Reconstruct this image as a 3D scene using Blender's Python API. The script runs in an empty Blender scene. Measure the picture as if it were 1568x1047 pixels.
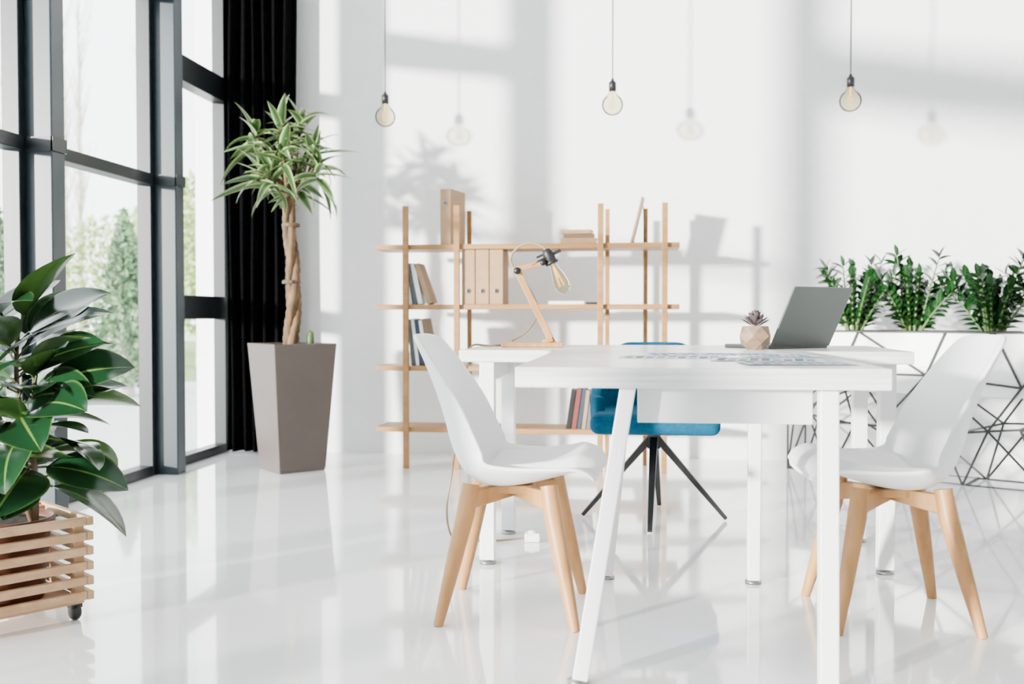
import bpy, math, random
from mathutils import Vector, Matrix, geometry
random.seed(7)
R = math.radians
scene = bpy.context.scene

# ------------------------------------------------------------------ materials
def principled(name, col, rough=0.5, metal=0.0, spec=0.5, coat=0.0):
    m = bpy.data.materials.new(name); m.use_nodes = True
    b = m.node_tree.nodes["Principled BSDF"]
    b.inputs["Base Color"].default_value = (*col, 1)
    b.inputs["Roughness"].default_value = rough
    b.inputs["Metallic"].default_value = metal
    b.inputs["Specular IOR Level"].default_value = spec
    b.inputs["Coat Weight"].default_value = coat
    return m

def noisy(name, c1, c2, scale=(5,5,5), rough=0.5, detail=4, bump=0.0, spec=0.5, coat=0.0, nscale=1.0, metal=0.0):
    m = principled(name, c1, rough, metal, spec, coat)
    nt = m.node_tree; N = nt.nodes; L = nt.links
    b = N["Principled BSDF"]
    tc = N.new("ShaderNodeTexCoord"); mp = N.new("ShaderNodeMapping")
    mp.inputs["Scale"].default_value = scale
    nz = N.new("ShaderNodeTexNoise"); nz.inputs["Scale"].default_value = nscale
    nz.inputs["Detail"].default_value = detail
    cr = N.new("ShaderNodeValToRGB")
    cr.color_ramp.elements[0].position = 0.35; cr.color_ramp.elements[1].position = 0.65
    cr.color_ramp.elements[0].color = (*c1, 1); cr.color_ramp.elements[1].color = (*c2, 1)
    L.new(tc.outputs["Object"], mp.inputs["Vector"]); L.new(mp.outputs[0], nz.inputs["Vector"])
    L.new(nz.outputs["Fac"], cr.inputs["Fac"]); L.new(cr.outputs["Color"], b.inputs["Base Color"])
    if bump > 0:
        bp = N.new("ShaderNodeBump"); bp.inputs["Strength"].default_value = bump
        bp.inputs["Distance"].default_value = 0.01
        L.new(nz.outputs["Fac"], bp.inputs["Height"]); L.new(bp.outputs["Normal"], b.inputs["Normal"])
    return m

def leafmat(name, edge, mid, midw, rough, back=None, soft=0.08, rim=None):
    """colour varies across the blade with UV.x ; underside paler"""
    m = principled(name, mid, rough)
    nt = m.node_tree; N = nt.nodes; L = nt.links; b = N["Principled BSDF"]
    uv = N.new("ShaderNodeUVMap"); sp = N.new("ShaderNodeSeparateXYZ")
    L.new(uv.outputs[0], sp.inputs[0])
    a = N.new("ShaderNodeMath"); a.operation = 'SUBTRACT'; a.inputs[1].default_value = 0.5
    L.new(sp.outputs[0], a.inputs[0])
    ab = N.new("ShaderNodeMath"); ab.operation = 'ABSOLUTE'; L.new(a.outputs[0], ab.inputs[0])
    cr = N.new("ShaderNodeValToRGB")
    cr.color_ramp.elements[0].position = midw; cr.color_ramp.elements[1].position = midw + soft
    cr.color_ramp.elements[0].color = (*mid, 1); cr.color_ramp.elements[1].color = (*edge, 1)
    if rim:
        e=cr.color_ramp.elements.new(0.44); e.color=(*edge,1)
        e=cr.color_ramp.elements.new(0.5); e.color=(*rim,1)
    L.new(ab.outputs[0], cr.inputs[0])
    out = cr.outputs[0]
    if back:
        g = N.new("ShaderNodeNewGeometry"); mx = N.new("ShaderNodeMixRGB")
        L.new(g.outputs["Backfacing"], mx.inputs[0]); L.new(out, mx.inputs[1])
        mx.inputs[2].default_value = (*back, 1); out = mx.outputs[0]
    L.new(out, b.inputs["Base Color"])
    return m

def glassmat(name, tint=(0.95,0.97,0.97), ior=1.45, fmax=1.0, rough=0.0):
    m = bpy.data.materials.new(name); m.use_nodes = True
    nt = m.node_tree; nt.nodes.clear(); N = nt.nodes; L = nt.links
    o = N.new("ShaderNodeOutputMaterial"); t = N.new("ShaderNodeBsdfTransparent")
    t.inputs[0].default_value = (*tint, 1)
    g = N.new("ShaderNodeBsdfGlossy"); g.inputs["Roughness"].default_value = rough
    f = N.new("ShaderNodeLayerWeight"); f.inputs[0].default_value = ior
    mx = N.new("ShaderNodeMixShader")
    L.new(f.outputs["Fresnel"], mx.inputs[0]); L.new(t.outputs[0], mx.inputs[1]); L.new(g.outputs[0], mx.inputs[2])
    L.new(mx.outputs[0], o.inputs[0])
    return m

M_wall = noisy("wall_plaster", (0.865,0.868,0.868), (0.835,0.842,0.845), (3,3,3), 0.75, bump=0.03, nscale=4)
M_floor = noisy("floor_gloss_resin", (0.92,0.92,0.915), (0.895,0.90,0.90), (0.6,0.6,0.6), 0.07, spec=0.5, coat=0.5)
M_ceil = principled("ceiling_paint", (0.87,0.87,0.87), 0.9)
M_frame = principled("window_frame_paint", (0.003,0.006,0.008), 0.4)
M_fin = noisy("window_fin_paint", (0.008,0.018,0.025), (0.011,0.022,0.030), (2,2,2), 0.36)
M_glass = glassmat("window_glass", (0.95,0.98,0.985), 0.12)
M_curt = noisy("black_curtain_fabric", (0.0015,0.0015,0.002), (0.0025,0.0025,0.003), (40,40,40), 0.95, spec=0.03)
M_white = principled("white_lacquer", (0.84,0.845,0.84), 0.35)
M_top = noisy("white_wood_top", (0.84,0.84,0.83), (0.62,0.62,0.60), (2.5,60,90), 0.22, detail=6)
M_shell = principled("white_shell_plastic", (0.82,0.825,0.82), 0.42)
M_pad = noisy("white_leather_pad", (0.82,0.82,0.815), (0.80,0.80,0.795), (60,60,60), 0.5, bump=0.05)
M_beech = noisy("beech_wood", (0.38,0.175,0.053), (0.48,0.24,0.082), (30,30,3), 0.45, detail=5)
M_bamboo = noisy("bamboo_shelf_wood", (0.27,0.128,0.033), (0.35,0.175,0.052), (3,30,30), 0.5, detail=5)
M_crate = noisy("crate_wood", (0.46,0.26,0.13), (0.60,0.37,0.21), (14,14,30), 0.55, detail=5)
M_kraft = noisy("kraft_board", (0.32,0.19,0.095), (0.36,0.22,0.115), (20,20,20), 0.75)
M_kraftd = principled("kraft_dark", (0.17,0.10,0.05), 0.75)
M_page = principled("book_pages", (0.72,0.69,0.62), 0.8)
M_black = principled("black_metal", (0.005,0.005,0.006), 0.4)
M_dark = principled("black_plastic", (0.004,0.004,0.005), 0.45)
M_steel = principled("brushed_steel", (0.3,0.3,0.3), 0.35, 1.0)
M_blue = noisy("blue_felt", (0.0,0.06,0.12), (0.0,0.08,0.155), (80,80,80), 0.85, bump=0.08, spec=0.2)
M_plbrown = noisy("planter_taupe", (0.072,0.053,0.046), (0.082,0.061,0.053), (3,3,3), 0.45)
M_soil = noisy("soil", (0.03,0.018,0.012), (0.07,0.045,0.03), (60,60,60), 0.95, bump=0.6)
M_bark = noisy("bark_braid", (0.03,0.017,0.007), (0.18,0.095,0.035), (30,30,8), 0.75, bump=0.6)
M_stem = principled("green_stem", (0.07,0.13,0.03), 0.5)
M_stemb = principled("brown_stem", (0.09,0.055,0.025), 0.6)
M_drac = leafmat("dracaena_leaf", (0.33,0.40,0.17), (0.04,0.11,0.028), 0.26, 0.33, soft=0.13)
M_ficus = leafmat("rubber_leaf", (0.007,0.034,0.012), (0.12,0.20,0.04), 0.010, 0.18, back=(0.05,0.11,0.022), soft=0.02, rim=(0.06,0.12,0.03))
M_zz = leafmat("zz_leaf", (0.006,0.036,0.007), (0.02,0.085,0.014), 0.03, 0.25, soft=0.05)
M_terra = principled("pot_terracotta", (0.10,0.028,0.015), 0.5)
M_bulb = glassmat("bulb_amber_glass", (0.88,0.83,0.68), 0.14)
M_cordg = principled("cord_grey", (0.08,0.10,0.095), 0.6)
M_cordt = principled("cord_beige", (0.30,0.20,0.11), 0.7)
M_lap = principled("laptop_aluminium", (0.11,0.12,0.115), 0.4, 0.5)
M_key = principled("laptop_keys", (0.02,0.02,0.02), 0.5)
M_succ = leafmat("succulent_leaf", (0.10,0.04,0.065), (0.07,0.08,0.06), 0.2, 0.5, soft=0.2)
M_facet = noisy("faceted_wood_pot", (0.19,0.12,0.07), (0.31,0.21,0.13), (12,12,40), 0.6)
M_red = principled("book_red", (0.14,0.02,0.015), 0.6)
M_navy = principled("book_navy", (0.015,0.03,0.055), 0.6)
M_grey = principled("book_grey", (0.09,0.11,0.12), 0.6)
M_tree1 = principled("conifer_green", (0.13,0.22,0.11), 0.9)
M_tree2 = principled("willow_green", (0.32,0.41,0.15), 0.9)
M_tree3 = principled("bare_twigs", (0.5,0.46,0.40), 0.9)
M_ground = noisy("outside_paving", (0.46,0.49,0.48), (0.54,0.56,0.55), (0.5,0.5,0.5), 0.9)
M_grass = noisy("outside_grass", (0.17,0.25,0.08), (0.23,0.31,0.11), (2,2,2), 0.95)
def filament():
    m = bpy.data.materials.new("filament_glow"); m.use_nodes = True
    b = m.node_tree.nodes["Principled BSDF"]
    b.inputs["Base Color"].default_value = (0.8,0.45,0.1,1)
    b.inputs["Emission Color"].default_value = (1,0.62,0.2,1); b.inputs["Emission Strength"].default_value = 1.5
    return m
M_fil = filament()
M_paper = principled("chart_paper", (0.60,0.63,0.66), 0.8, spec=0.1)
M_ink1 = principled("chart_ink_blue", (0.03,0.11,0.27), 0.8, spec=0.1)
M_ink2 = principled("chart_ink_grey", (0.10,0.13,0.17), 0.8, spec=0.1)
M_ink3 = principled("chart_ink_green", (0.06,0.19,0.09), 0.8, spec=0.1)
M_ink4 = principled("chart_ink_rose", (0.28,0.08,0.08), 0.8, spec=0.1)

# ------------------------------------------------------------------ helpers
def group(name, loc=(0,0,0), rz=0.0):
    e = bpy.data.objects.new(name, None); e.location = loc; e.rotation_euler = (0,0,rz)
    e.empty_display_size = 0.1
    scene.collection.objects.link(e); return e

class MB:
    def __init__(s): s.v=[]; s.f=[]; s.m=[]; s.sm=[]; s.uv=[]; s.M=Matrix()
    def add(s, vs, fs, mi=0, smooth=False, uv=None):
        o=len(s.v)
        for i,p in enumerate(vs):
            s.v.append(s.M @ Vector(p)); s.uv.append(uv[i] if uv else (0,0))
        for f in fs:
            s.f.append([o+k for k in f]); s.m.append(mi); s.sm.append(smooth)
    def box(s, x0,x1,y0,y1,z0,z1, mi=0):
        s.add([(x0,y0,z0),(x1,y0,z0),(x1,y1,z0),(x0,y1,z0),(x0,y0,z1),(x1,y0,z1),(x1,y1,z1),(x0,y1,z1)],
              [(0,3,2,1),(4,5,6,7),(0,1,5,4),(1,2,6,5),(2,3,7,6),(3,0,4,7)], mi)
    def beam(s, a, b, w, h, mi=0, w2=None, h2=None, up=(0,0,1)):
        a=Vector(a); b=Vector(b); d=(b-a).normalized(); u=Vector(up)
        if abs(d.dot(u))>0.95: u=Vector((0,1,0))
        sd=d.cross(u).normalized(); u=sd.cross(d)
        w2=w if w2 is None else w2; h2=h if h2 is None else h2
        vs=[]
        for p,ww,hh in ((a,w,h),(b,w2,h2)):
            for i,j in ((-1,-1),(1,-1),(1,1),(-1,1)): vs.append(p+sd*ww/2*i+u*hh/2*j)
        s.add(vs,[(0,1,2,3),(7,6,5,4),(0,4,5,1),(1,5,6,2),(2,6,7,3),(3,7,4,0)],mi)
    def tube(s, pts, r, n=10, mi=0, caps=True):
        pts=[Vector(p) for p in pts]; k=len(pts)
        rs = r if isinstance(r,(list,tuple)) else [r]*k
        t0=(pts[1]-pts[0]).normalized()
        u=Vector((0,0,1)) if abs(t0.z)<0.9 else Vector((1,0,0))
        u=(u-t0*u.dot(t0)).normalized(); vs=[]; fs=[]
        for i in range(k):
            t=(pts[min(i+1,k-1)]-pts[max(i-1,0)]).normalized()
            u=(u-t*u.dot(t)).normalized(); w=t.cross(u)
            for j in range(n):
                a=2*math.pi*j/n; vs.append(pts[i]+(u*math.cos(a)+w*math.sin(a))*rs[i])
        for i in range(k-1):
            for j in range(n):
                fs.append((i*n+j,i*n+(j+1)%n,(i+1)*n+(j+1)%n,(i+1)*n+j))
        s.add(vs,fs,mi,True)
        if caps:
            s.add(vs[:n],[tuple(range(n))[::-1]],mi); s.add(vs[-n:],[tuple(range(n))],mi)
    def lathe(s, prof, n=24, mi=0, smooth=True, c=(0,0,0)):
        vs=[];fs=[]
        for (r,z) in prof:
            for j in range(n):
                a=2*math.pi*j/n; vs.append((c[0]+r*math.cos(a),c[1]+r*math.sin(a),c[2]+z))
        for i in range(len(prof)-1):
            for j in range(n): fs.append((i*n+j,i*n+(j+1)%n,(i+1)*n+(j+1)%n,(i+1)*n+j))
        s.add(vs,fs,mi,smooth)
    def leaf(s, base, d, L, W, droop=0.5, fold=0.2, rows=7, cols=4, kind='oval', mi=0, roll=0.0, petiole=0.0, pr=0.003, pmi=1):
        p=Vector(base); d=Vector(d).normalized(); up=Vector((0,0,1))
        if abs(d.z)>0.97: up=Vector((math.cos(roll*9+1),math.sin(roll*9+1),0))
        sd=d.cross(up).normalized(); n=sd.cross(d)
        if roll: 
            q=Matrix.Rotation(roll,3,d); sd=q@sd; n=q@n
        if petiole>0:
            s.tube([p,p+d*petiole],pr,6,pmi,False); p=p+d*petiole
        vs=[];uv=[];fs=[]
        for i in range(rows+1):
            v=i/rows
            if kind=='oval': w=max(0.02,math.sin(math.pi*min(1,v**0.9))**0.75)
            elif kind=='strap': w=min(1,0.45+v*3)*max(0.02,(1-v**2.2))
            elif kind=='drop': w=max(0.03,math.sin(math.pi*v**1.6)**0.8)
            for c in range(cols+1):
                cc=-1+2*c/cols
                vs.append(p+sd*W*w*cc*0.5+n*fold*abs(cc)**1.5*W*w*0.5); uv.append((c/cols,v))
            if i<rows:
                q=Matrix.Rotation(-droop/rows,3,sd); d=q@d; n=q@n; p=p+d*(L/rows)
        k=cols+1
        for i in range(rows):
            for c in range(cols): fs.append((i*k+c,i*k+c+1,(i+1)*k+c+1,(i+1)*k+c))
        s.add(vs,fs,mi,True,uv)
    def build(s, name, mats, parent=None, bevel=0, subsurf=0, solid=0, segs=2):
        me=bpy.data.meshes.new(name); me.from_pydata([tuple(v) for v in s.v],[],s.f)
        for m in (mats if isinstance(mats,(list,tuple)) else [mats]): me.materials.append(m)
        for i,p in enumerate(me.polygons): p.material_index=s.m[i]; p.use_smooth=s.sm[i]
        ul=me.uv_layers.new(name="UVMap")
        for l in me.loops: ul.data[l.index].uv=s.uv[l.vertex_index]
        me.update()
        o=bpy.data.objects.new(name,me); scene.collection.objects.link(o)
        if parent: o.parent=parent
        if solid:
            md=o.modifiers.new("solid",'SOLIDIFY'); md.thickness=solid; md.offset=0
        if bevel:
            md=o.modifiers.new("bev",'BEVEL'); md.width=bevel; md.segments=segs; md.limit_method='ANGLE'; md.angle_limit=R(40)
        if subsurf:
            md=o.modifiers.new("sub",'SUBSURF'); md.levels=subsurf; md.render_levels=subsurf
        return o

def catmull(pts, n):
    pts=[Vector(p) for p in pts]; k=len(pts); out=[]
    for i in range(n):
        t=i/(n-1)*(k-1); a=min(int(t),k-2); f=t-a
        p0=pts[max(a-1,0)];p1=pts[a];p2=pts[a+1];p3=pts[min(a+2,k-1)]
        out.append(0.5*((2*p1)+(p2-p0)*f+(2*p0-5*p1+4*p2-p3)*f*f+(3*p1-p0-3*p2+p3)*f**3))
    return out

# ------------------------------------------------------------------ room shell
XL=-2.64; XR=5.0; YB=6.15; YF=-3.0; ZC=4.2
b=MB(); b.box(XL-0.25,XR+0.15,YF-0.2,YB+0.15,-0.15,0.0); b.build("floor",M_floor)
b=MB(); b.box(XL-0.25,XR+0.15,YF-0.2,YB+0.15,ZC,ZC+0.15); b.build("ceiling",M_ceil)
b=MB(); b.box(XL-0.2,XR+0.15,YB,YB+0.15,0,ZC); b.build("wall_back",M_wall)
b=MB(); b.box(XR,XR+0.15,YF,YB,0,ZC); b.build("wall_right",M_wall)
b=MB(); b.box(XL-0.2,XR,YF-0.15,YF,0,ZC); b.build("wall_front",M_wall)

fins=[5.2,4.05,2.28,0.55,-0.6,-1.75,-2.9]
edges=[6.12]+fins
for i in range(len(edges)-1):
    y1=edges[i]-(0.0 if i==0 else 0.05); y0=edges[i+1]+0.05
    g=group("window_%d"%(i+1),(XL,(y0+y1)/2,0))
    cy=(y0+y1)/2; a=y0-cy; c=y1-cy; fw=0.045
    b=MB()
    b.box(-0.05,0.03,a,a+fw,0,ZC); b.box(-0.05,0.03,c-fw,c,0,ZC)
    b.box(-0.05,0.03,a+fw,c-fw,0,0.055); b.box(-0.05,0.03,a+fw,c-fw,ZC-0.1,ZC)
    if i==0: tr=[(0.85,0.99),(2.22,2.37)]
    elif i==1: tr=[(1.575,1.635),(2.58,2.80)]
    elif i==2: tr=[(1.575,1.635)]
    elif i==3: tr=[(2.64,3.02)]
    else: tr=[(1.575,1.635),(2.7,3.0)]
    for z0,z1 in tr: b.box(-0.05,0.045,a+fw,c-fw,z0,z1)
    b.build("frame",M_frame,g,bevel=0.004)
    b=MB(); zs=[0.055]+[q for t in tr for q in t]+[ZC-0.1]
    for k in range(0,len(zs),2):
        b.add([(-0.01,a+fw,zs[k]),(-0.01,c-fw,zs[k]),(-0.01,c-fw,zs[k+1]),(-0.01,a+fw,zs[k+1])],[(0,1,2,3)])
    b.build("glass",M_glass,g)
for i,y in enumerate(fins):
    g=group("trim_%d"%(i+1),(XL,y,0))
    b=MB(); b.box(-0.06,0.15,-0.05,0.05,0.0,ZC); b.build("mullion_fin",M_fin,g,bevel=0.006)
    b=MB(); b.box(-0.02,0.158,-0.06,-0.05,1.575,1.635); b.box(0.15,0.16,-0.06,0.05,1.575,1.635)
    b.box(-0.05,0.03,-0.052,0.052,0,0.03)
    b.build("mullion_band",M_frame,g)

# curtain
b=MB(); nx=90; nz=14; vs=[];fs=[]
for j in range(nz+1):
    z=0.015+(ZC-0.03)*j/nz
    for i in range(nx+1):
        t=i/nx; amp=0.045*(0.8+0.3*math.sin(t*17))
        vs.append((-2.585+0.465*t+0.008*math.sin(z*2+t*8), 6.03+amp*math.sin(t*2*math.pi*6.5+0.25*math.sin(z*1.3)), z))
for j in range(nz):
    for i in range(nx): a=j*(nx+1)+i; fs.append((a,a+1,a+nx+2,a+nx+1))
b.add(vs,fs,0,True); b.build("black_curtain",M_curt,solid=0.004)

# ------------------------------------------------------------------ front table
tb=group("white_table",(0.14,2.83,0))
ox,oy=0.14,2.83
b=MB(); b.box(-0.28-ox,0.555-ox,2.27-oy,3.395-oy,0.703,0.75); b.build("table_top",M_top,tb,bevel=0.002)
b=MB()
b.beam((-0.022-ox,2.355-oy,0.703),(-0.132-ox,2.335-oy,0.012),0.037,0.045,up=(0,1,0))
b.beam((0.434-ox,2.355-oy,0.703),(0.436-ox,2.335-oy,0.012),0.042,0.045,up=(0,1,0))
b.beam((-0.03-ox,3.27-oy,0.703),(-0.10-ox,3.29-oy,0.012),0.042,0.042,up=(0,1,0))
b.beam((0.375-ox,3.27-oy,0.703),(0.375-ox,3.29-oy,0.012),0.04,0.04,up=(0,1,0))
b.build("table_legs",M_white,tb,bevel=0.003)
b=MB(); b.box(-0.0-ox,0.408-ox,2.40-oy,2.425-oy,0.612,0.703); b.box(0.0-ox,0.022-ox,2.425-oy,3.24-oy,0.612,0.703)
b.box(0.386-ox,0.408-ox,2.425-oy,3.24-oy,0.612,0.703); b.box(0.0-ox,0.408-ox,3.22-oy,3.24-oy,0.612,0.703)
b.build("apron_frame",M_white,tb,bevel=0.002)
b=MB()
for x,y in ((-0.137,2.335),(0.437,2.335),(-0.10,3.29),(0.375,3.29)):
    b.lathe([(0.0,0.0),(0.026,0.0),(0.026,0.008),(0.009,0.012),(0.009,0.02)],16,0,c=(x-ox,y-oy,0))
b.build("leveling_feet",M_steel,tb)

# back desk
dk=group("white_desk",(0.145,3.73,0)); ox,oy=0.145,3.73
b=MB(); b.box(-0.615-ox,0.90-ox,3.40-oy,4.08-oy,0.708,0.75); b.build("desk_top",M_top,dk,bevel=0.002)
b=MB(); legs=((-0.52,3.44),(-0.51,3.93),(0.83,3.47),(0.845,3.95))
for x,y in legs: b.box(x-0.026-ox,x+0.026-ox,y-0.026-oy,y+0.026-oy,0.016,0.708)
b.box(-0.495-ox,0.80-ox,3.92-oy,3.94-oy,0.64,0.708)
b.box(-0.525-ox,-0.505-ox,3.47-oy,3.90-oy,0.64,0.708); b.box(0.83-ox,0.85-ox,3.5-oy,3.92-oy,0.64,0.708)
b.build("desk_legs",M_white,dk,bevel=0.003)
b=MB()
for x,y in legs: b.lathe([(0.0,0.0),(0.029,0.0),(0.029,0.009),(0.011,0.013),(0.011,0.02)],16,0,c=(x-ox,y-oy,0))
b.build("leveling_feet",M_steel,dk)

# ------------------------------------------------------------------ white shell chairs
def shell_chair(loc, rz):
    g=group("white_dining_chair",loc,rz)
    prof=[(0.246,0,0.405),(0.232,0,0.428),(0.18,0,0.428),(0.095,0,0.400),(0.0,0,0.380),(-0.08,0,0.382),(-0.140,0,0.420),
          (-0.175,0,0.490),(-0.198,0,0.575),(-0.225,0,0.660),(-0.258,0,0.745),(-0.290,0,0.815)]
    wid=[0.175,0.205,0.225,0.236,0.238,0.236,0.232,0.226,0.218,0.205,0.18,0.14]
    cur=[0.0,0.004,0.025,0.055,0.075,0.09,0.105,0.105,0.09,0.065,0.04,0.02]
    nt=34; P=catmull(prof,nt); W=[v.x for v in catmull([(w,0,0) for w in wid],nt)]; C=[v.x for v in catmull([(w,0,0) for w in cur],nt)]
    def samp(A,t):
        t=max(0,min(1,t))*(nt-1); i=min(int(t),nt-2); f=t-i
        return A[i]*(1-f)+A[i+1]*f
    def surf(t,s,off=0.0):
        te=0.5+(t-0.5)*(1-0.075*abs(s)**4)
        p=samp(P,te); d=(samp(P,te+0.02)-samp(P,te-0.02)).normalized()
        n=Vector((abs(d.z),0,abs(d.x)))
        return p+n*(samp(C,te)*abs(s)**2.3+off)+Vector((0,samp(W,te)*s,0))
    b=MB(); ns=20; vs=[];fs=[]
    for i in range(nt):
        for j in range(ns+1): vs.append(surf(i/(nt-1),-1+2*j/ns))
    for i in range(nt-1):
        for j in range(ns): a=i*(ns+1)+j; fs.append((a,a+1,a+ns+2,a+ns+1))
    b.add(vs,fs,0,True); b.build("seat_shell",M_shell,g,solid=0.013,subsurf=1)
    b=MB(); vs=[];fs=[]; n1=20
    for i in range(n1+1):
        for j in range(n1+1):
            a_=-1+2*i/n1; c_=-1+2*j/n1
            q=1-0.10*(a_*a_*c_*c_)
            t=0.265+0.235*a_*q; s_=0.84*c_*q
            h=(max(0,1-abs(a_)**5)*max(0,1-abs(c_)**5))**0.4
            vs.append(surf(t,s_,0.002+0.05*h))
    for i in range(n1):
        for j in range(n1): a=i*(n1+1)+j; fs.append((a,a+1,a+n1+2,a+n1+1))
    b.add(vs,fs,0,True); b.build("seat_pad",M_pad,g)
    k=0
    for sx in (-1,1):
        for sy in (-1,1):
            k+=1; b=MB()
            top=Vector((sx*0.112,sy*0.112,0.388)); mid=Vector((sx*0.124,sy*0.124,0.31)); ft=Vector((sx*0.192,sy*0.192,0.0))
            b.tube([top,mid,mid.lerp(ft,0.5),ft],[0.025,0.027,0.022,0.014],12,0)
            b.build("leg_%d"%k,M_beech,g)
    b=MB()
    for sx in (-1,1):
        b.beam((-0.118,-0.118*sx,0.345),(0,0,0.358),0.03,0.055,h2=0.035); b.beam((0.118,0.118*sx,0.345),(0,0,0.358),0.03,0.055,h2=0.035)
    b.box(-0.06,0.06,-0.06,0.06,0.352,0.376,0)
    b.build("leg_crossbars",M_beech,g,bevel=0.004)
    return g
shell_chair((-0.36,2.91,0),0.0)
shell_chair((0.722,2.98,0),math.pi+0.06)

# ------------------------------------------------------------------ blue swivel chair
g=group("blue_swivel_chair",(0.07,4.30,0))
b=MB(); vs=[];fs=[]; na=40; nh=10; th=0.03
for side in (0,1):
    for j in range(nh+1):
        for i in range(na+1):
            a=R(-28)+R(236)*i/na
            up_=max(0,math.sin(a)); top=0.53+0.222*min(1,1.12*(max(0,(math.sin(a)-0.25)/0.75))**0.7)
            z=0.40+(top-0.40)*j/nh
            r=(0.268 if side==0 else 0.268-0.045)+0.025*(j/nh)*up_-0.006*(1-j/nh)
            vs.append((r*math.cos(a)*1.03, r*math.sin(a)*0.98, z))
k=na+1; S=(nh+1)*k
for j in range(nh):
    for i in range(na):
        a=j*k+i; fs.append((a,a+1,a+k+1,a+k)); fs.append((S+a,S+a+k,S+a+k+1,S+a+1))
for i in range(na):
    a=nh*k+i; fs.append((a,a+1,S+a+1,S+a)); fs.append((i,S+i,S+i+1,i+1))
for j in range(nh):
    a=j*k; fs.append((a,a+k,S+a+k,S+a)); a=j*k+na; fs.append((a,S+a,S+a+k,a+k))
b.add(vs,fs,0,True); b.build("tub_back",M_blue,g,subsurf=1)
b=MB(); b.box(-0.262,0.262,-0.27,0.215,0.385,0.47); b.build("seat_cushion",M_blue,g,bevel=0.035,segs=4)
b=MB(); b.box(-0.09,0.09,-0.09,0.09,0.368,0.386); b.lathe([(0.0,0.30),(0.028,0.30),(0.03,0.37)],16)
for x,y in ((-0.02,-0.31),(-0.305,-0.01),(0.305,-0.02),(0.03,0.27)):
    b.beam((x*0.05,y*0.05,0.345),(x,y,0.008),0.034,0.03,w2=0.02,h2=0.016)
b.build("swivel_base",M_black,g,bevel=0.003)

# ------------------------------------------------------------------ bookshelf
bs=group("bamboo_bookshelf",(-0.63,5.68,0)); ox,oy=-0.63,5.68
SZ=[0.22,0.57,0.92,1.26]
b=MB()
for z in SZ: b.box(-1.487-ox,0.228-ox,5.555-oy,5.83-oy,z-0.014,z+0.014)
b.build("shelf_boards",M_bamboo,bs,bevel=0.002)
b=MB()
for x in (-1.325,-1.03,-0.222,0.13): b.box(x-ox,x+0.032-ox,5.53-oy,5.558-oy,0.0,1.49)
for x in (-1.005,-0.19,0.03): b.box(x-ox,x+0.026-ox,5.826-oy,5.85-oy,0.0,1.49)
b.build("posts",M_bamboo,bs,bevel=0.002)

def book(mb, M, w, d, h, mi, pmi=0):
    o=mb.M; mb.M=M
    mb.box(0,0.003,0,d,0,h,mi); mb.box(w-0.003,w,0,d,0,h,mi); mb.box(0.003,w-0.003,0,0.003,0,h,mi)
    mb.box(0.003,w-0.003,0.004,d-0.004,0.004,h-0.004,pmi)
    mb.M=o
BK=[M_page,M_kraft,M_kraftd,M_red,M_navy,M_grey,M_white,M_black]
def T(x,y,z): return Matrix.Translation((x,y,z))
def tilt(a): return Matrix.Rotation(a,4,'Y')
gb=group("shelf_books",(-0.63,5.68,0)); Gi=T(0.63,-5.68,0)
b=MB(); z=SZ[2]+0.015
x=-1.300
for w,h,mi,a in ((0.02,0.235,6,-0.16),(0.022,0.235,5,-0.16),(0.026,0.235,6,-0.2),(0.028,0.24,1,-0.34)):
    book(b,Gi@T(x+0.0,5.58,z)@tilt(a),w,0.17,h,mi); x+=w/math.cos(a)+0.006+(0.022 if a==-0.2 else 0)
z=SZ[1]+0.015; x=-1.285
for w,h,mi,a in ((0.022,0.265,5,-0.1),(0.018,0.27,6,-0.12),(0.024,0.265,4,-0.14),(0.018,0.26,6,-0.16),(0.022,0.27,2,-0.18)):
    book(b,Gi@T(x,5.58,z)@tilt(a),w,0.17,h,mi); x+=w+0.006
z=SZ[0]+0.015; x=-0.40
for w,h,mi,a in ((0.026,0.225,7,0.14),(0.026,0.23,3,0.14),(0.022,0.235,4,0.14),(0.02,0.22,1,0.12),(0.022,0.23,5,0.12)):
    book(b,Gi@T(x,5.58,z)@tilt(a),w,0.17,h,mi); x+=w+0.005
z=SZ[3]+0.0145
for L_,w,mi,an,xx in ((0.20,0.030,1,0.0,-0.43),(0.175,0.024,2,0.06,-0.415),(0.165,0.022,1,-0.05,-0.425)):
    M=Gi@T(xx,5.585,z)@Matrix.Rotation(an,4,'Z')@T(0,0,w)@Matrix.Rotation(R(90),4,'Y')
    book(b,M,w,0.16,L_,mi); z+=w+0.0005
z=SZ[2]+0.0145
M=Gi@T(-0.50,5.59,z+0.018)@Matrix.Rotation(R(90),4,'Y'); book(b,M,0.018,0.16,0.2,6)
M=Gi@T(-0.29,5.60,z+0.012)@Matrix.Rotation(R(90),4,'Y'); book(b,M,0.012,0.12,0.07,7)
b.build("books",BK,gb)

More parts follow.
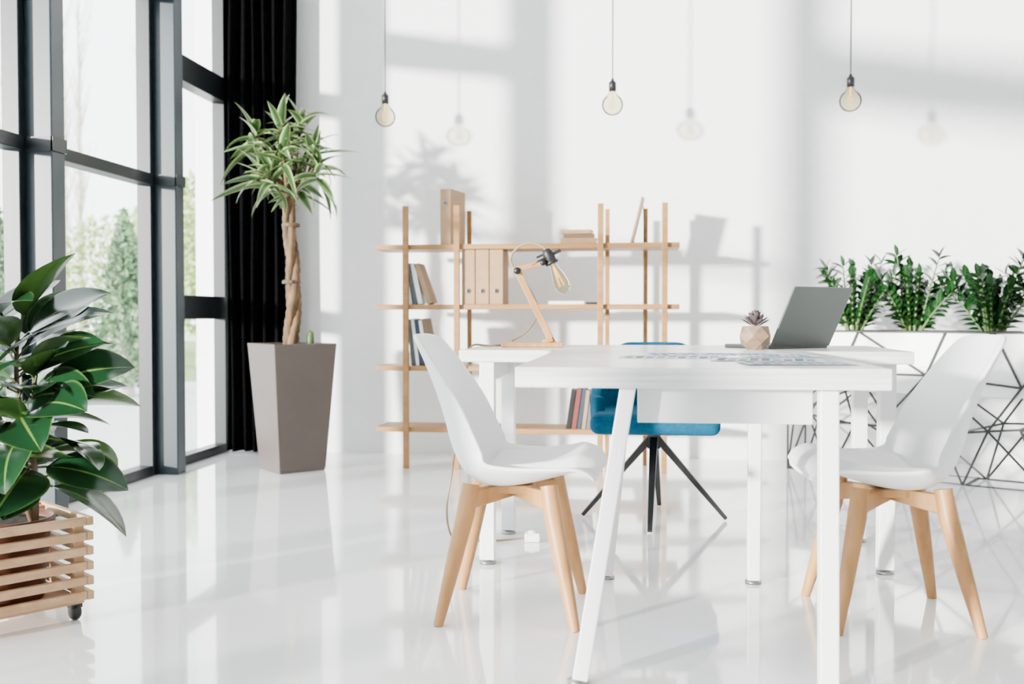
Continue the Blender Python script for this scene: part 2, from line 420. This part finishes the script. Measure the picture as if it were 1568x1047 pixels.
def binder(name,x,y,z,rz,w=0.075,d=0.25,h=0.315,hz=0.075):
    g=group(name,(x,y,z),rz); b=MB()
    b.box(-w/2,w/2,0,d,0,h,0); b.build("case",[M_kraft],g,bevel=0.002)
    b=MB(); b.M=T(0,-0.001,hz)@Matrix.Rotation(R(90),4,'X')
    b.lathe([(0.0,0.002),(0.010,0.002)],16,0); b.build("finger_hole",M_dark,g)
    b=MB(); b.M=T(0,-0.001,hz)@Matrix.Rotation(R(90),4,'X')
    b.lathe([(0.010,0.0),(0.0135,0.0),(0.0135,0.003),(0.010,0.003)],16,0); b.build("ring",M_steel,g)
for i,x in enumerate((-0.952,-0.872,-0.792)): binder("office_binder",x,5.562,SZ[2]+0.0145,0,h=0.308)
binder("office_binder",-1.085,5.575,SZ[3]+0.0145,R(-12),w=0.066,d=0.22,hz=0.235)
# leaning picture frame
g=group("picture_frame",(0.0,5.60,SZ[3]+0.0165),0)
b=MB(); b.M=T(-0.045,0,0)@tilt(0.24); b.box(0,0.012,0,0.20,0,0.265,0); b.build("frame_board",M_kraft,g,bevel=0.001)
b=MB(); b.M=T(-0.032,0,0.003)@tilt(0.24); b.box(0.0,0.006,0.01,0.19,0.01,0.255,0); b.build("picture_sheet",M_page,g)
b=MB(); b.beam((0.03,0.1,0.21),(0.036,0.1,0.0),0.03,0.006,up=(1,0,0)); b.build("easel_strut",M_dark,g)

# ------------------------------------------------------------------ tall planter with dracaena
g=group("potted_dracaena",(-1.94,5.425,0),R(44))
b=MB()
def sqring(h,z): return [(-h,-h,z),(h,-h,z),(h,h,z),(-h,h,z)]
rings=[sqring(0.135,0.0),sqring(0.14,0.02),sqring(0.186,0.70),sqring(0.188,0.715),sqring(0.173,0.715),sqring(0.168,0.67)]
vs=[p for r in rings for p in r]; fs=[(3,2,1,0)]
for i in range(len(rings)-1):
    for j in range(4): fs.append((i*4+j,i*4+(j+1)%4,(i+1)*4+(j+1)%4,(i+1)*4+j))
b.add(vs,fs); b.build("planter_box",M_plbrown,g,bevel=0.004)
b=MB(); b.add([(-0.17,-0.17,0.685),(0.17,-0.17,0.685),(0.17,0.17,0.685),(-0.17,0.17,0.685)],[(0,1,2,3)]); b.build("soil",M_soil,g)
b=MB()
for k in range(3):
    pts=[]; rs=[]
    for i in range(60):
        t=i/59; a=t*2*math.pi*1.0+k*2*math.pi/3; rr=0.023*(1-0.25*t)
        pts.append((rr*math.cos(a)+0.012*math.sin(t*5),rr*math.sin(a)+0.008*math.sin(t*7+1),0.68+0.86*t)); rs.append(0.028-0.008*t+0.002*math.sin(i*1.9))
    b.tube(pts,rs,10)
top=Vector((0.012*math.sin(5),0.0,1.52))
RI=Matrix.Rotation(-R(44),3,'Z')
heads=[(RI@Vector(h),s_) for h,s_ in (((-0.06,0.0,1.94),0.95),((-0.20,-0.02,1.90),1.0),((0.05,0.04,1.97),0.9),((0.13,0.02,1.84),1),
   ((-0.20,0.05,1.72),1.05),((0.16,-0.03,1.72),1.1),((-0.02,-0.08,1.80),1.1),((0.03,0.06,1.66),1.0),((-0.09,-0.04,1.66),1.0))]
for h,_ in heads:
    m=top.lerp(h,0.5)+Vector((0,0,-0.02)); b.tube([top,m,h],[0.018,0.011,0.007],8)
for z in (1.38,1.06): b.lathe([(0.050,z-0.010),(0.053,z),(0.048,z+0.010)],14)
b.build("braided_trunk",M_bark,g)
b=MB()
for h,sc in heads:
    n=17
    for i in range(n):
        t=i/n; az=i*2.39996+random.uniform(-.3,.3); el=R(-25+100*t+random.uniform(-14,14))
        d=(math.cos(az)*math.cos(el),math.sin(az)*math.cos(el),math.sin(el))
        L_=sc*random.uniform(0.17,0.31)*(1-0.3*t)
        b.leaf(Vector(h)+Vector((0,0,-0.10+0.11*t)),d,L_,random.uniform(0.042,0.062),droop=random.uniform(0.2,1.5),fold=0.3,rows=7,cols=6,kind='strap',roll=random.uniform(-.7,.7))
b.build("dracaena_leaves",M_drac,g)
b=MB(); b.lathe([(0.0,0.685),(0.018,0.685),(0.022,0.73),(0.018,0.775),(0.0,0.79)],12,0,c=(0.10,-0.03,0)); b.build("small_cactus",M_stem,g)

# ------------------------------------------------------------------ rubber plant in crate
RZ=math.atan2(-0.6,0.8)
g=group("potted_rubber_plant",(-1.788,2.620,0),RZ)
H=0.168; b=MB()
for k in range(6):
    z=0.060+k*0.0425
    for sx in (-1,1):
        b.box(-H-0.012,H+0.012,sx*H-0.009,sx*H+0.009,z,z+0.024)
        b.box(sx*H-0.009,sx*H+0.009,-H+0.009,H-0.009,z,z+0.024)
b.build("crate_slats",M_crate,g,bevel=0.002)
b=MB()
for sx in (-1,1):
    for sy in (-1,1): b.box(sx*(H-0.024)-0.0145,sx*(H-0.024)+0.0145,sy*(H-0.024)-0.0145,sy*(H-0.024)+0.0145,0.056,0.29)
b.box(-H+0.01,H-0.01,-H+0.01,H-0.01,0.048,0.060)
b.build("crate_posts",M_crate,g,bevel=0.002)
b=MB()
for sx in (-1,1):
    for sy in (-1,1):
        b.M=T(sx*0.138,sy*0.138,0.025)@Matrix.Rotation(R(90),4,'X'); b.lathe([(0.0,-0.012),(0.020,-0.012),(0.025,-0.007),(0.025,0.007),(0.020,0.012),(0,0.012)],18)
        b.M=T(sx*0.138,sy*0.138,0.0); b.box(-0.016,0.016,-0.016,0.016,0.036,0.050)
b.build("casters",M_dark,g)
b=MB(); b.lathe([(0,0.062),(0.10,0.062),(0.122,0.27),(0.132,0.272),(0.132,0.295),(0.124,0.295),(0.12,0.27)],28); b.build("inner_pot",M_terra,g)
b=MB(); b.lathe([(0,0.278),(0.121,0.276)],24); b.build("soil",M_soil,g)
RW=Matrix.Rotation(-RZ,3,'Z')
b=MB(); stem=[]
sb=RW@Vector((0.085,0.0,0.27))
for i in range(12):
    t=i/11; stem.append(sb+RW@Vector((-0.035*t+0.012*math.sin(t*6),0.01*math.cos(t*5),0.56*t)))
b.tube(stem,[0.011-0.005*i/11 for i in range(12)],8)
def sub(dx,dy,h,n=8): return [sb+RW@Vector((0.01+dx*t,-0.01+dy*t,h*t)) for t in [i/(n-1) for i in range(n)]]
stem2=sub(0.04,-0.05,0.44); stem3=sub(-0.14,-0.04,0.52); stem4=sub(-0.03,-0.10,0.30)
for S in (stem2,stem3,stem4): b.tube(S,[0.009-0.003*i/7 for i in range(8)],8)
b.build("stems",M_stemb,g)
b=MB()
def stempt(S,t): t=t*(len(S)-1); i=min(int(t),len(S)-2); return S[i].lerp(S[i+1],t-i)
# azimuths here are in the world frame (0 = +x); RW turns them into the crate's frame
def ficus_leaf(S,t,az,el,L_,roll=0.0,droop=0.6):
    a=R(az); e=R(el)
    d=RW@Vector((math.cos(a)*math.cos(e),math.sin(a)*math.cos(e),math.sin(e)))
    b.leaf(stempt(S,t),d,L_,L_*random.uniform(0.54,0.62),droop=droop,fold=0.18,rows=12,cols=6,kind='oval',petiole=0.05,pr=0.0035,pmi=1,roll=roll)
for i in range(19):
    t=0.22+0.78*i/18; ficus_leaf(stem,t,17+i*137.5,-10+62*t**1.6+random.uniform(-8,8),random.uniform(0.23,0.28),random.uniform(-.5,.5),random.uniform(0.4,0.9))
for i in range(9):
    t=0.3+0.7*i/8; ficus_leaf(stem2,t,70+i*137.5,-8+50*t+random.uniform(-8,8),random.uniform(0.20,0.25),random.uniform(-.5,.5),random.uniform(0.4,0.9))
for i in range(13):
    t=0.3+0.7*i/12; ficus_leaf(stem3,t,200+i*137.5,-5+55*t+random.uniform(-8,8),random.uniform(0.22,0.27),random.uniform(-.5,.5),random.uniform(0.4,0.9))
for i in range(5):
    t=0.4+0.6*i/4; ficus_leaf(stem4,t,-60+i*137.5,-10+40*t,random.uniform(0.19,0.24),random.uniform(-.4,.4),0.7)
# broad leaves that face the room
ficus_leaf(stem,0.75,-20,28,0.27,0.8,0.5); ficus_leaf(stem,0.92,5,45,0.25,0.7,0.7)
ficus_leaf(stem,0.55,-60,10,0.28,0.5,0.9); ficus_leaf(stem,0.98,-120,45,0.26,-0.4,0.8)
ficus_leaf(stem2,0.9,-5,22,0.24,0.9,0.6); ficus_leaf(stem,0.3,-10,5,0.25,0.6,0.8); ficus_leaf(stem3,0.9,-70,25,0.28,0.4,0.9)
ficus_leaf(stem,0.85,20,48,0.25,0.5,0.9); ficus_leaf(stem,0.68,-90,20,0.29,0.0,1.1); ficus_leaf(stem3,0.97,-40,50,0.27,0.5,1.0)
ficus_leaf(stem2,0.97,-80,30,0.25,0.1,1.0); ficus_leaf(stem,0.45,-75,0,0.26,0.3,0.9)
ficus_leaf(stem,0.62,-35,18,0.27,0.9,0.7); ficus_leaf(stem3,0.99,-95,55,0.27,0.2,1.1); ficus_leaf(stem2,0.75,-45,20,0.25,0.7,0.8)
b.build("rubber_leaves",[M_ficus,M_stem],g)

# ------------------------------------------------------------------ planter trough on geometric wire stand
g=group("wire_stand_planter",(0.85,5.81,0),R(-30)); Lp=1.9; Dp=0.27
b=MB(); zb,zt=0.47,0.785
x0,x1,y0,y1=0.012,Lp-0.012,0.012,Dp-0.012
b.box(x0,x1,y0,y0+0.015,zb,zt);b.box(x0,x1,y1-0.015,y1,zb,zt);b.box(x0,x0+0.015,y0+0.015,y1-0.015,zb,zt);b.box(x1-0.015,x1,y0+0.015,y1-0.015,zb,zt);b.box(x0,x1,y0,y1,zb-0.012,zb)
b.build("trough",M_white,g)
b=MB(); b.add([(x0+.015,y0+.015,zt-0.03),(x1-.015,y0+.015,zt-0.03),(x1-.015,y1-.015,zt-0.03),(x0+.015,y1-.015,zt-0.03)],[(0,1,2,3)]); b.build("soil",M_soil,g)
b=MB()
def wires(ymap,seed):
    rnd=random.Random(seed); pts=[(0,0),(Lp,0),(0,zt),(Lp,zt),(0,0.33),(Lp,0.4)]
    for t in (0.28,0.62,0.95,1.3,1.62): pts.append((t+rnd.uniform(-.07,.07),0))
    for t in (0.2,0.45,0.8,1.1,1.45,1.75): pts.append((t+rnd.uniform(-.06,.06),zt))
    for t in (0.12,0.38,0.55,0.78,1.02,1.25,1.5,1.72): pts.append((t+rnd.uniform(-.06,.06),rnd.uniform(0.15,0.35)))
    for t in (0.3,0.7,1.15,1.55): pts.append((t+rnd.uniform(-.06,.06),rnd.uniform(0.45,0.6)))
    r=geometry.delaunay_2d_cdt([Vector(p) for p in pts],[],[],0,1e-5)
    for e in r[1]:
        p=r[0][e[0]];q=r[0][e[1]]
        if rnd.random()<0.08 and min(p.y,q.y)>0.01 : continue
        b.tube([(p.x,ymap,p.y),(q.x,ymap,q.y)],0.006,6)
wires(0.0,3); wires(Dp,5)
for x in (0.0,Lp):
    b.tube([(x,0,0.005),(x,Dp,0.005)],0.006,6); b.tube([(x,0,0.005),(x,Dp,zt)],0.006,6); b.tube([(x,0,zt),(x,Dp,zt)],0.006,6)
for t in (0.28,0.95,1.62): b.tube([(t,0,0.005),(t,Dp,0.005)],0.006,6)
b.build("wire_frame",M_black,g)
b=MB()
for ci,t in enumerate((0.33,0.64,1.04,1.40,1.70)):
    n=14
    for i in range(n):
        az=i*2.39996+ci; lean=random.uniform(0.05,0.55); Ls=random.uniform(0.26,0.44)
        p=Vector((t+0.035*math.cos(az),Dp/2+0.03*math.sin(az),zt-0.03)); pts=[p.copy()]
        d=Vector((math.cos(az)*math.sin(lean),math.sin(az)*math.sin(lean)*0.6,math.cos(lean))).normalized(); d0=d.copy()
        for s_ in range(10):
            d=(d+Vector((d0.x,d0.y,-0.1))*0.08).normalized(); p=p+d*Ls/10; pts.append(p.copy())
        b.tube(pts,[0.009-0.0006*q for q in range(11)],6,1,False)
        for k in range(2,11):
            dd=(pts[k]-pts[k-1]).normalized(); sd=dd.cross(Vector((math.sin(az),-math.cos(az),0.2))).normalized()
            for sg in (-1,1):
                ld=(dd*0.75+sd*sg*0.9+Vector((0,0,0.1))).normalized()
                b.leaf(pts[k]-dd*(0.01 if sg>0 else 0.0),ld,random.uniform(0.065,0.09),0.042,droop=0.4,fold=0.25,rows=5,cols=2,kind='oval',roll=random.uniform(-.6,.6))
        b.leaf(pts[-1],d,0.07,0.036,droop=0.2,fold=0.25,rows=5,cols=2)
b.build("zz_plants",[M_zz,M_stem],g)

# ------------------------------------------------------------------ pendant bulbs
def bulb_profile(r):
    pr=[]
    for i in range(15):
        a=R(-90)+R(150)*i/14; pr.append((max(0.0005,r*math.cos(a)),r*math.sin(a)))
    pr+=[(0.36*r,1.12*r),(0.26*r,1.35*r)]
    return pr
def pendant(x,y,z,r):
    g=group("pendant_bulb",(x,y,z))
    b=MB(); b.lathe(bulb_profile(r),28); b.build("glass_globe",M_bulb,g)
    b=MB(); b.lathe([(0.0,1.3*r),(0.021,1.3*r),(0.021,2.1*r),(0.012,2.2*r),(0.006,2.45*r),(0,2.45*r)],20); b.build("socket",M_dark,g)
    b=MB(); b.tube([(0,0,2.4*r),(0,0,ZC-z-0.02)],0.004,8); b.build("cord",M_cordg,g)
    b=MB(); b.lathe([(0,ZC-z),(0.05,ZC-z),(0.05,ZC-z-0.02),(0,ZC-z-0.025)],20); b.build("ceiling_rose",M_dark,g)
    b=MB(); pts=[]
    for i in range(50):
        a=i/49*2*math.pi*5; rr=0.2*r+0.1*r*math.sin(i/49*math.pi); pts.append((rr*math.cos(a),rr*math.sin(a),-0.45*r+0.95*r*i/49))
    b.tube(pts,0.0014,5); b.tube([(0,0,0.5*r),(0,0,1.3*r)],0.004,6); b.build("filament",M_fil,g)
pendant(-1.479,5.754,2.040,0.060)
pendant(-0.145,5.66,2.055,0.060)
pendant(1.119,5.514,2.012,0.058)

# ------------------------------------------------------------------ desk lamp
DZ=0.75
g=group("wooden_desk_lamp",(-0.397,3.76,DZ+0.0005),R(4))
b=MB(); b.box(-0.115,0.118,-0.065,0.065,0.0,0.017); b.build("base",M_beech,g,bevel=0.004)
b=MB(); b.beam((0.078,0,0.012),(-0.058,0,0.29),0.016,0.026); b.beam((-0.075,-0.012,0.29),(0.045,-0.012,0.318),0.011,0.02)
b.beam((0.04,0,0.017),(0.078,0,0.03),0.03,0.018)
b.build("arm",M_beech,g,bevel=0.003)
b=MB(); pts=catmull([(-0.055,0.012,0.275),(-0.084,0.012,0.33),(-0.055,0.01,0.378),(-0.005,0.008,0.393),(0.04,0.004,0.378),(0.062,0,0.345)],24); b.tube(pts,0.0045,8)
pts=catmull([(-0.05,0.014,0.28),(0.0,0.016,0.2),(0.02,0.016,0.13),(-0.02,0.018,0.06),(-0.08,0.02,0.022)],24); b.tube(pts,0.0035,8)
b.build("arm_cord",M_cordt,g)
b=MB(); b.tube([(0.0,-0.012,0.308),(0.05,-0.012,0.335),(0.075,-0.004,0.345)],0.006,8)
b.M=T(-0.058,-0.015,0.288)@Matrix.Rotation(R(90),4,'X'); b.lathe([(0,-0.012),(0.013,-0.012),(0.013,0.008),(0,0.008)],16)
b.M=T(0.04,-0.02,0.318)@Matrix.Rotation(R(90),4,'X'); b.lathe([(0,-0.02),(0.011,-0.02),(0.011,0.008),(0,0.008)],16)
MLB=T(0.062,0,0.345)@Matrix.Rotation(R(-24),4,'Y')
b.M=MLB
b.lathe([(0,0.028),(0.014,0.026),(0.021,0.012),(0.021,-0.022),(0.026,-0.024),(0.026,-0.034),(0.0,-0.034)],20)
b.box(0.0,0.05,-0.006,0.006,-0.006,0.006); b.box(-0.045,0.0,-0.006,0.006,0.008,0.016)
b.build("socket",M_dark,g)
b=MB(); b.M=MLB; b.lathe([(0.013,-0.034),(0.016,-0.05),(0.027,-0.085),(0.032,-0.115),(0.028,-0.14),(0.014,-0.155),(0.0005,-0.16)],24); b.build("bulb_glass",M_bulb,g)
b=MB(); b.M=MLB
for a in range(6):
    c_,s_=math.cos(a*math.pi/3),math.sin(a*math.pi/3); b.tube([(0.004*c_,0.004*s_,-0.05),(0.012*c_,0.012*s_,-0.125)],0.0014,5)
b.tube([(0,0,-0.03),(0,0,-0.09)],0.004,6); b.build("filament",M_fil,g)
# power cord: over the desk edge and down to the floor switch
g=group("power_cord",(-0.397,3.76,DZ),R(4))
b=MB()
pts=catmull([(-0.117,0.02,0.006),(-0.14,-0.02,0.006),(-0.18,0.03,0.0045),(-0.228,0.02,0.006),(-0.240,0.02,-0.03),(-0.275,0.02,-0.2),(-0.305,0.02,-0.45),(-0.33,0.02,-0.62),(-0.315,0.03,-0.728),(-0.27,0.05,-0.7445),(-0.15,0.02,-0.7455),(-0.02,0.03,-0.735)],70)
b.tube(pts,0.004,8); b.build("cable",M_cordt,g)
b=MB(); b.box(-0.03,0.03,0.01,0.06,-0.749,-0.715); b.lathe([(0,-0.73),(0.018,-0.73),(0.02,-0.71),(0.0,-0.705)],16,c=(0.0,0.035,0.0)); b.build("cord_switch",M_white,g,bevel=0.006)

# ------------------------------------------------------------------ laptop
g=group("laptop",(0.585,3.72,DZ),R(40))
b=MB(); b.box(-0.155,0.155,0.004,0.225,0.0,0.014); b.build("base",M_lap,g,bevel=0.003)
b=MB(); b.box(-0.135,0.135,0.03,0.13,0.014,0.0155); b.build("keyboard",M_key,g)
b=MB(); b.M=T(0,0,0.008)@Matrix.Rotation(R(27),4,'X'); b.box(-0.155,0.155,-0.004,0.003,0.0,0.238); b.build("lid",M_lap,g,bevel=0.0025)
b=MB(); b.M=T(0,0,0.008)@Matrix.Rotation(R(27),4,'X'); b.box(-0.147,0.147,0.003,0.0036,0.01,0.23); b.build("screen",M_key,g)

# succulent
g=group("potted_succulent",(0.408,3.565,DZ),0.3)
b=MB(); vs=[];fs=[]
rg=[(0.030,0.0,0),(0.050,0.022,0.5),(0.058,0.048,0),(0.045,0.082,0.5),(0.034,0.082,0.5),(0.032,0.066,0.5)]
for r_,z_,o_ in rg:
    for j in range(6): a=(j+o_)*math.pi/3; vs.append((r_*math.cos(a),r_*math.sin(a),z_))
for i in range(len(rg)-1):
    oa,ob=rg[i][2],rg[i+1][2]
    for j in range(6):
        a0=i*6+j;a1=i*6+(j+1)%6;b0=(i+1)*6+j;b1=(i+1)*6+(j+1)%6
        if oa==ob: fs.append((a0,a1,b1,b0))
        elif oa<ob: fs+= [(a0,a1,b0),(a1,b1,b0)]
        else: fs+= [(a0,b1,b0),(a0,a1,b1)]
fs.append((5,4,3,2,1,0)); b.add(vs,fs); b.build("faceted_pot",M_facet,g)
b=MB(); b.lathe([(0,0.073),(0.038,0.070)],12); b.build("soil",M_soil,g)
b=MB()
for i in range(34):
    t=i/34; az=i*2.39996; el=R(8+75*t); L_=0.060-0.02*t
    b.leaf((0,0,0.08+0.02*t),(math.cos(az)*math.cos(el),math.sin(az)*math.cos(el),math.sin(el)),L_,0.022,droop=-0.5,fold=0.4,rows=5,cols=4,kind='drop')
b.build("rosette",M_succ,g)

# printed charts on the table: sheets with printed blocks and bars
rd=random.Random(5)
for i,(x,y,w,h,rz) in enumerate(((0.17,3.10,0.30,0.21,0.10),(0.10,2.86,0.30,0.21,-0.06),(0.40,3.02,0.21,0.30,0.05),(0.34,2.70,0.29,0.20,-0.12),(0.385,2.50,0.27,0.17,0.10))):
    b=MB(); b.box(-w/2,w/2,-h/2,h/2,0,0.0003,0)
    def ink(x0,x1,y0,y1,mi): b.add([(x0,y0,0.0005),(x1,y0,0.0005),(x1,y1,0.0005),(x0,y1,0.0005)],[(0,1,2,3)],mi)
    ink(-w*0.44,w*0.1,h*0.36,h*0.43,2)
    nb=9
    for k in range(nb):
        xa=-w*0.44+k*w*0.88/nb; hh=rd.uniform(0.15,0.40)*h
        ink(xa,xa+w*0.07,-h*0.42,-h*0.42+hh,rd.choice((1,1,2,3,4)))
        h2=rd.uniform(0.08,0.28)*h; ink(xa,xa+w*0.08,h*0.02,h*0.02+h2,rd.choice((1,2,1,3)))
    o=b.build("printed_chart",[M_paper,M_ink1,M_ink2,M_ink3,M_ink4]); o.location=(x,y,DZ+0.0003+i*0.0006); o.rotation_euler=(0,0,rz)

# ------------------------------------------------------------------ outside
b=MB(); b.box(-60,XL-0.26,-40,60,-0.25,-0.17); b.build("outside_ground",M_ground)
b=MB(); b.box(-40,-5.0,15.0,40,-0.17,-0.165); b.build("lawn",M_grass)
def cloud(name,c,rad,n,size,mat,cone=False):
    g=group(name,(c[0],c[1],-0.165)); b=MB(); rnd=random.Random(int(c[1]*10))
    for i in range(n):
        while True:
            p=Vector((rnd.uniform(-1,1),rnd.uniform(-1,1),rnd.uniform(-1,1)))
            if p.length<1: break
        if cone: k=(1-p.z)/2; p=Vector((p.x*(0.25+k),p.y*(0.25+k),p.z))
        q=Vector((p.x*rad[0],p.y*rad[1],c[2]+0.15+p.z*rad[2]))
        if q.z<0.12: continue
        u=Vector((rnd.gauss(0,1),rnd.gauss(0,1),rnd.gauss(0,1))).normalized(); w=u.cross(Vector((rnd.gauss(0,1),rnd.gauss(0,1),rnd.gauss(0,1)))).normalized()
        s_=size*rnd.uniform(0.6,1.3); b.add([q-u*s_,q+w*s_*0.5,q+u*s_,q-w*s_*0.5],[(0,1,2,3)])
    b.build("foliage",mat,g)
    b=MB(); b.tube([(0,0,0),(0,0,c[2]+0.15)],[0.12,0.04],8); b.build("trunk",M_tree3,g)
for c,r_ in (((-6.6,12.2,1.0),(0.5,0.5,1.3)),((-9.9,14.4,1.2),(0.6,0.6,1.4)),((-6.9,9.6,0.9),(0.45,0.45,1.15))):
    cloud("thuja_tree",c,r_,2600,0.06,M_tree1,True)
for c,r_ in (((-8.9,19.5,2.1),(1.5,1.4,1.7)),((-14.5,26.5,1.8),(2.2,1.5,2.0)),((-10.8,25,2.4),(2.0,1.8,2.1))):
    cloud("willow_tree",c,r_,3000,0.10,M_tree2)
def poplar(x,y,h):
    g=group("poplar_tree",(x,y,-0.165)); b=MB(); b.tube([(0,0,0),(0,0,h)],[0.12,0.02],8)
    rnd=random.Random(int(x*10))
    for i in range(90):
        z=h*(0.15+0.8*rnd.random()); a=rnd.uniform(0,6.28); L_=h*0.16*rnd.uniform(0.5,1.2)
        p=Vector((0,0,z)); q=p+Vector((math.cos(a)*L_*0.3,math.sin(a)*L_*0.3,L_)); b.tube([p,q],[0.02,0.006],5,0,False)
    b.build("trunk_and_branches",M_tree3,g)
for x,y,h in ((-17.5,34,11),(-19.5,33,12),(-21.3,35,12.5),(-24.2,36,13),(-15.2,37,10)): poplar(x,y,h)

# ------------------------------------------------------------------ lights
w=bpy.data.worlds.new("world"); scene.world=w; w.use_nodes=True
bg=w.node_tree.nodes["Background"]; bg.inputs[0].default_value=(0.94,0.98,1.0,1); bg.inputs[1].default_value=7.0
sd=bpy.data.lights.new("sun","SUN"); sd.energy=20; sd.angle=R(2.6); sd.color=(1.0,0.96,0.90)
so=bpy.data.objects.new("sun",sd); scene.collection.objects.link(so)
so.rotation_euler=Vector((0.93,1,-0.13)).to_track_quat('-Z','Y').to_euler(); so.location=(-8,-4,5)

# ------------------------------------------------------------------ camera
cd=bpy.data.cameras.new("camera"); cd.lens=35; cd.sensor_width=36; cd.clip_end=300
cd.dof.use_dof=True; cd.dof.focus_distance=3.2; cd.dof.aperture_fstop=2.8
co=bpy.data.objects.new("camera",cd); scene.collection.objects.link(co)
co.location=(0,0,0.866); co.rotation_euler=(R(90-1.47),0,R(7.2)); scene.camera=co
